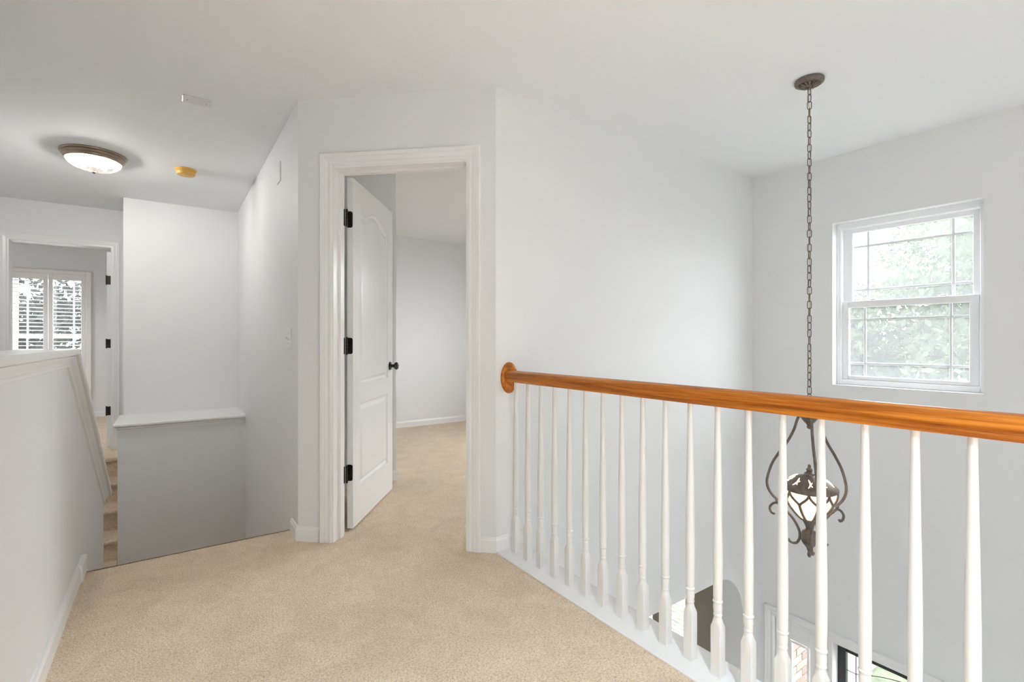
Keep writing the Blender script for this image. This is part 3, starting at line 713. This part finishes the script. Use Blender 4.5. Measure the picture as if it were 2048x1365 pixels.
# chain
lk = MB(); hl, hw_ = .0205, .0092; pts = []
for i in range(24):
    a = 2 * math.pi * i / 24; cx_, cz_ = math.cos(a), math.sin(a)
    pts.append((hw_ * cx_, 0, (hl - hw_) * (1 if cz_ > 0 else -1) * (1 if abs(cz_) > 1e-3 else 0) + hw_ * cz_))
lk.tube(pts, .0023, 6, True); lme = lk.mesh('chain_link', 'lantern', 60)
random.seed(2); ZT = 2.395; pitch = .0364; nl = 45
for k in range(nl):
    place('chain_link', lme, pl, loc=(0, 0, ZT - .012 - k * pitch), rot=(0, 0, -TH + (H90 if k % 2 else 0) + random.uniform(-.35, .35)))
mb = MB(); mb.tube([(0.003 * math.cos(i * .9), .003 * math.sin(i * .9), ZT - i * (ZT - .76) / 60) for i in range(61)], .0011, 5); mb.build('cord', 'lantern', pl)
# hub
mb = MB(); mb.lathe([(0, .765), (.008, .765), (.010, .755), (.022, .750), (.046, .742), (.050, .735), (.048, .727), (.040, .715), (.026, .695), (.016, .685), (.010, .675), (.012, .668), (.009, .660), (0, .655)], (0, 0, 0), 28); mb.build('hub', 'lantern', pl, 40)
WA = [math.radians(8) - TH, math.radians(128) - TH, math.radians(-112) - TH]
R2 = lambda a, r, z: (r * math.cos(a), r * math.sin(a), z)
for a in WA:
    arm = MB(); arm.tube(spline([R2(a, r, z) for r, z in ((.040, .738), (.057, .70), (.075, .64), (.107, .574), (.146, .514), (.186, .44), (.209, .36), (.207, .315), (.188, .282), (.164, .262), (.158, .256))], 5), .0070, 8); ao = arm.build('arm', 'lantern', pl, 60)
    bl_ = MB(); bl_.lathe([(0, .262), (.007, .259), (.0095, .252), (.007, .245), (0, .242)], R2(a, .158, 0), 14); bl_.build('ball', 'lantern', ao, 60)
    sc = MB(); sc.tube(spline([R2(a, r, z) for r, z in ((.130, .222), (.152, .238), (.176, .232), (.1945, .208), (.191, .184), (.176, .176), (.170, .184))], 5), [.0062] * 30 + [.0075], 8); sc.build('scroll', 'lantern', ao, 60)
    s2_ = MB(); s2_.tube(spline([R2(a, r, z) for r, z in ((.152, .238), (.118, .216), (.078, .178), (.050, .130), (.046, .090), (.058, .060), (.078, .050), (.096, .056), (.101, .066))], 5), .0066, 8); s2_.build('scroll', 'lantern', ao, 60)
# lid, bowl, lower body
mb = MB(); mb.lathe([(.118, .345), (.124, .348), (.128, .354), (.128, .362), (.122, .368), (.110, .378), (.085, .396), (.055, .412), (.030, .420), (.024, .424), (.022, .432), (.014, .437), (.012, .444), (.016, .449), (.011, .455), (.007, .460), (.008, .467), (.005, .474), (0, .477)], (0, 0, 0), 36)
lid = mb.build('lid', 'lantern', pl, 35)
for i in range(9):  # glowing inlays on the solid lid imitate light leaking through slots
    for s_, (da, r0, r1) in enumerate(((0, .062, .108), (.22, .078, .100))):
        a = 2 * math.pi * i / 9 + da
        zf = lambda r: .368 + (.122 - r) * .70 - max(0, .075 - r) * .12 + .0022
        o_ = MB(); pts = [R2(a + .10 * math.sin(3 * t) * (1 if s_ == 0 else -1), r0 + (r1 - r0) * t, zf(r0 + (r1 - r0) * t)) for t in [j / 6 for j in range(7)]]
        o_.tube(pts, [.0012, .003, .0038, .0030, .0038, .003, .0012], 6, flat=.8); o_.build('lid_glow_inlay', 'lampglow', lid, 60)
bowl = lambda t: (.030 + (.117 - .030) * (math.sin(t * math.pi / 2) ** .85), .195 + .155 * t)
mb = MB(); mb.lathe([bowl(i / 14) for i in range(15)], (0, 0, 0), 40, cap=False); mb.build('glass_bowl', 'lampglow', pl, 60)
cage = []
for i in range(8):
    a = 2 * math.pi * i / 8; rb = MB()
    off = .0025
    stem = [R2(a, bowl(t)[0] + off, bowl(t)[1]) for t in [j / 8 * .62 for j in range(9)]]
    rb.tube(stem, .0074, 6)
    for sgn in (-1, 1):
        br = []
        for j in range(9):
            t = .60 + .40 * j / 8; aa = a + sgn * (math.pi / 8) * math.sin(math.pi / 2 * j / 8) ** 1.2; br.append(R2(aa, bowl(t)[0] + off, bowl(t)[1]))
        rb.tube(br, .0068, 6)
    rb.build('cage_bar', 'lantern', pl, 60)
mb = MB(); mb.lathe([(0, .205), (.034, .205), (.038, .198), (.034, .190), (.026, .178), (.018, .160), (.015, .148), (.020, .140), (.030, .134), (.034, .128), (.034, .122), (.038, .118), (.038, .088), (.034, .084), (.034, .078), (.028, .068), (.020, .058), (.013, .048), (.010, .038), (.007, .030), (.009, .022), (.010, .014), (.006, .004), (0, .0)], (0, 0, 0), 28); mb.build('lower_body', 'lantern', pl, 35)

# ------------------------------------------------------------------ ceiling light
LX, LY = -.432, 4.555
cl = empty('ceiling_light', 'flush bronze ceiling light with a lit ribbed glass bowl', 'ceiling light', (LX, LY, 0))
mb = MB(); mb.lathe([(.155, CEIL - .001), (.186, CEIL - .001), (.189, CEIL - .006), (.187, CEIL - .012), (.178, CEIL - .015), (.179, CEIL - .022), (.177, CEIL - .030), (.167, CEIL - .036), (.165, CEIL - .046), (.158, CEIL - .053), (.150, CEIL - .051), (.150, CEIL - .02)], (0, 0, 0), 56, cap=False); mb.build('ring', 'ring', cl, 35)
mb = MB(); vs = []; fs = []; n = 96; rr = 12
for i in range(n):
    a = 2 * math.pi * i / n
    for j in range(rr + 1):
        t = j / rr * math.pi / 2; sw = a + .55 * j / rr
        r = .152 * math.cos(t) * (1 + .05 * math.cos(24 * a) * math.cos(t)); vs.append((r * math.cos(sw), r * math.sin(sw), CEIL - .044 - .082 * math.sin(t)))
for i in range(n):
    k = (i + 1) % n
    for j in range(rr): fs.append((i * (rr + 1) + j, k * (rr + 1) + j, k * (rr + 1) + j + 1, i * (rr + 1) + j + 1))
M['ribglass'] = glass_mat('ribbed_glass', 0.004, (0.93, 0.93, 0.91), 0.12, 0.45)
mb.add(vs, fs); mb.build('glass_bowl', 'ribglass', cl, 40)
mb = MB(); mb.lathe([(0, CEIL - .122), (.010, CEIL - .123), (.014, CEIL - .128), (.010, CEIL - .134), (.004, CEIL - .140), (0, CEIL - .141)], (0, 0, 0), 18); mb.build('finial', 'ring', cl, 40)
for s_ in (-1, 1):
    mb = MB(); mb.lathe([(0, -.028), (.018, -.020), (.026, 0), (.022, .018), (.013, .034), (.013, .05), (0, .052)], (s_ * .055, 0, CEIL - .075), 16); mb.build('bulb', 'bulb', cl, 60)
mb = MB(); mb.lathe([(0, CEIL - .02), (.149, CEIL - .02), (.149, CEIL - .002), (0, CEIL - .002)], (0, 0, 0), 32); mb.build('pan', 'trim', cl)

for i, (x, y) in enumerate(((.35, -.45), (.50, -1.80))):  # added fill lamps out of view; their floor bounce brightens hall and ceiling
    rl = empty('added_downlight', ('added fill downlight just behind the viewer', 'added fill downlight at the far end behind the viewer')[i], 'ceiling light', (x, y, CEIL), group='added fill lights behind the viewer')
    mb = MB(); mb.lathe([(.065, -.0005), (.092, -.0005), (.092, -.004), (.080, -.007), (.065, -.004)], (0, 0, 0), 32, cap=False); mb.build('trim_ring', 'plastic', rl, 35)
    mb = MB(); mb.lathe([(0, -.003), (.064, -.003), (.064, -.001), (0, -.001)], (0, 0, 0), 24); mb.build('lens', 'fill_lens', rl)
    ld = bpy.data.lights.new('fill_beam', 'SPOT'); ld.energy = DOWN * (.36, 1.55)[i]; ld.spot_size = math.radians((116, 78)[i]); ld.spot_blend = (.9, .6)[i]; ld.shadow_soft_size = .06; ld.color = (0.80, 0.91, 1.0)
    lo_ = bpy.data.objects.new('fill_beam', ld); COL.objects.link(lo_); lo_.parent = rl; lo_.location = (0, 0, -.012)

# ------------------------------------------------------------------ smoke detector, cover plates, switch, chime
sd = empty('smoke_detector', 'round yellowed smoke detector on the ceiling', 'smoke detector', (.113, 4.55, CEIL))
mb = MB(); mb.lathe([(0, 0), (.070, 0), (.070, -.010), (.067, -.014), (0, -.014)], (0, 0, 0), 36); mb.build('base', 'yellow', sd, 35)
mb = MB(); mb.lathe([(.058, -.013), (.063, -.014), (.064, -.017), (.063, -.036), (.058, -.044), (.048, -.047), (0, -.048)], (0, 0, 0), 36); mb.build('cover', 'yellow', sd, 35)
mb = MB(); mb.lathe([(0, -.0495), (.012, -.0495), (.013, -.047), (0, -.047)], (.02, -.01, 0), 16); mb.build('test_button', 'yellow', sd, 35)
cp = empty('cover_plate', 'blank white rectangular cover plate on the ceiling', 'cover plate', (.130, 3.205, CEIL))
mb = MB(); mb.bbox(-.068, .068, -.043, .043, -.010, 0, .004); mb.build('plate', 'plastic', cp)
for x in (-.045, .045):
    mb = MB(); mb.lathe([(0, -.012), (.004, -.0115), (.0045, -.010), (0, -.010)], (x, 0, 0), 12); mb.build('screw', 'screw', cp)
sw = empty('light_switch', 'white double toggle light switch on the stair side wall', 'switch', (CX, 3.115, 1.1215))
mb = MB(); mb.bbox(-.006, 0, -.059, .059, -.0625, .0625, .003); mb.build('plate', 'ivory', sw)
for y in (-.023, .023):
    mb = MB(); mb.prism([(-.006, y - .005, -.011), (-.006, y - .005, .011), (-.018, y - .004, .012), (-.020, y - .004, .005)], (0, .010, 0)); mb.build('toggle', 'ivory', sw)
    for z in (-.030, .030):
        mb = MB(); mb.lathe([(0, -.0012), (.003, -.001), (.0033, 0), (0, 0)], (-.0062, y, z), 10, m=Matrix.Rotation(H90, 3, 'Y')); mb.build('screw', 'screw', sw)
ch = empty('door_chime', 'small white chime box high on the stair side wall', 'chime box', (CX, 3.445, 2.196))
mb = MB(); mb.bbox(-.006, 0, -.054, .054, -.064, .064, .005); mb.build('cover', 'wall', ch)
mb = MB(); mb.bbox(-.0075, -.005, -.042, .042, -.052, .052, .002); mb.build('face', 'wall', ch)

# ------------------------------------------------------------------ trees outside
def tree(name, label, loc, trunk_h, blobs, n, ls, mat, seed):
    rng = np.random.default_rng(seed); root = empty(name, label, 'tree', loc, group='trees outside the windows')
    mb = MB(); top = trunk_h
    mb.tube([(0, 0, 0), (.05, .03, top * .4), (-.03, .06, top * .8), (0, 0, top * 1.15)], [.22, .17, .13, .05], 10)
    for (cx_, cy_, cz_, r) in blobs[:6]: mb.tube([(0, 0, top * .7), (cx_ * .5, cy_ * .5, (top * .7 + cz_) / 2 + .2), (cx_, cy_, cz_)], [.09, .055, .02], 7)
    mb.build('trunk', 'bark', root, 50)
    tot = sum(b[3] ** 2 for b in blobs); V = []; 
    for (cx_, cy_, cz_, r) in blobs:
        k = int(n * r * r / tot); d = rng.normal(size=(k, 3)); d /= np.linalg.norm(d, axis=1)[:, None]
        rad = r * rng.uniform(.35, 1.0, k) ** .5; p = np.array([cx_, cy_, cz_]) + d * rad[:, None] * np.array([1, 1, .8])
        u = rng.normal(size=(k, 3)); u /= np.linalg.norm(u, axis=1)[:, None]; v = np.cross(u, rng.normal(size=(k, 3))); v /= np.linalg.norm(v, axis=1)[:, None]
        s_ = ls * rng.uniform(.6, 1.3, k)[:, None]
        V.append(np.stack([p - u * s_, p - v * s_ * .45, p + u * s_, p + v * s_ * .45], 1))
    V = np.concatenate(V).reshape(-1, 3); k = len(V) // 4
    me = bpy.data.meshes.new('foliage'); me.vertices.add(len(V)); me.vertices.foreach_set('co', V.ravel())
    me.loops.add(len(V)); me.loops.foreach_set('vertex_index', np.arange(len(V))); me.polygons.add(k)
    me.polygons.foreach_set('loop_start', np.arange(0, len(V), 4)); me.update(); me.validate(); me.materials.append(M[mat])
    o = place('foliage', me, root, 'stuff'); return root
G0 = GND - .16
rng = np.random.default_rng(11)
def blobs(n, rx, ry, z0, z1, r0, r1): return [(rng.uniform(-rx, rx), rng.uniform(-ry, ry), rng.uniform(z0, z1), rng.uniform(r0, r1)) for _ in range(n)]
tree('leafy_tree', 'large green tree filling the foyer window', (11.0, 2.75, G0), 3.2, [(0, 0, 4.6, 1.5)] + blobs(18, 1.5, 1.5, 2.6, 6.6, .7, 1.2), 26000, .075, 'leaf', 1)
tree('leafy_tree', 'tree at the left of the foyer window, behind the larger one', (16.0, 7.6, G0), 3.2, [(0, 0, 4.6, 1.8)] + blobs(12, 1.5, 1.8, 2.2, 6.0, .9, 1.5), 15000, .10, 'leaf', 2)
tree('leafy_tree', 'tree beyond the right edge of the foyer window', (17.5, 1.6, G0), 3.2, [(0, 0, 5.4, 2.2)] + blobs(14, 1.8, 2.6, 2.6, 8.4, 1.0, 1.7), 20000, .11, 'leaf', 3)
tree('leafy_tree', 'wide grey green tree behind the shutters of the far room', (-2.4, 16.5, G0), 3.2, [(0, 0, 4.4, 1.4)] + blobs(22, 2.9, 1.2, 2.4, 6.4, .6, 1.0), 13000, .11, 'leaf2', 4)
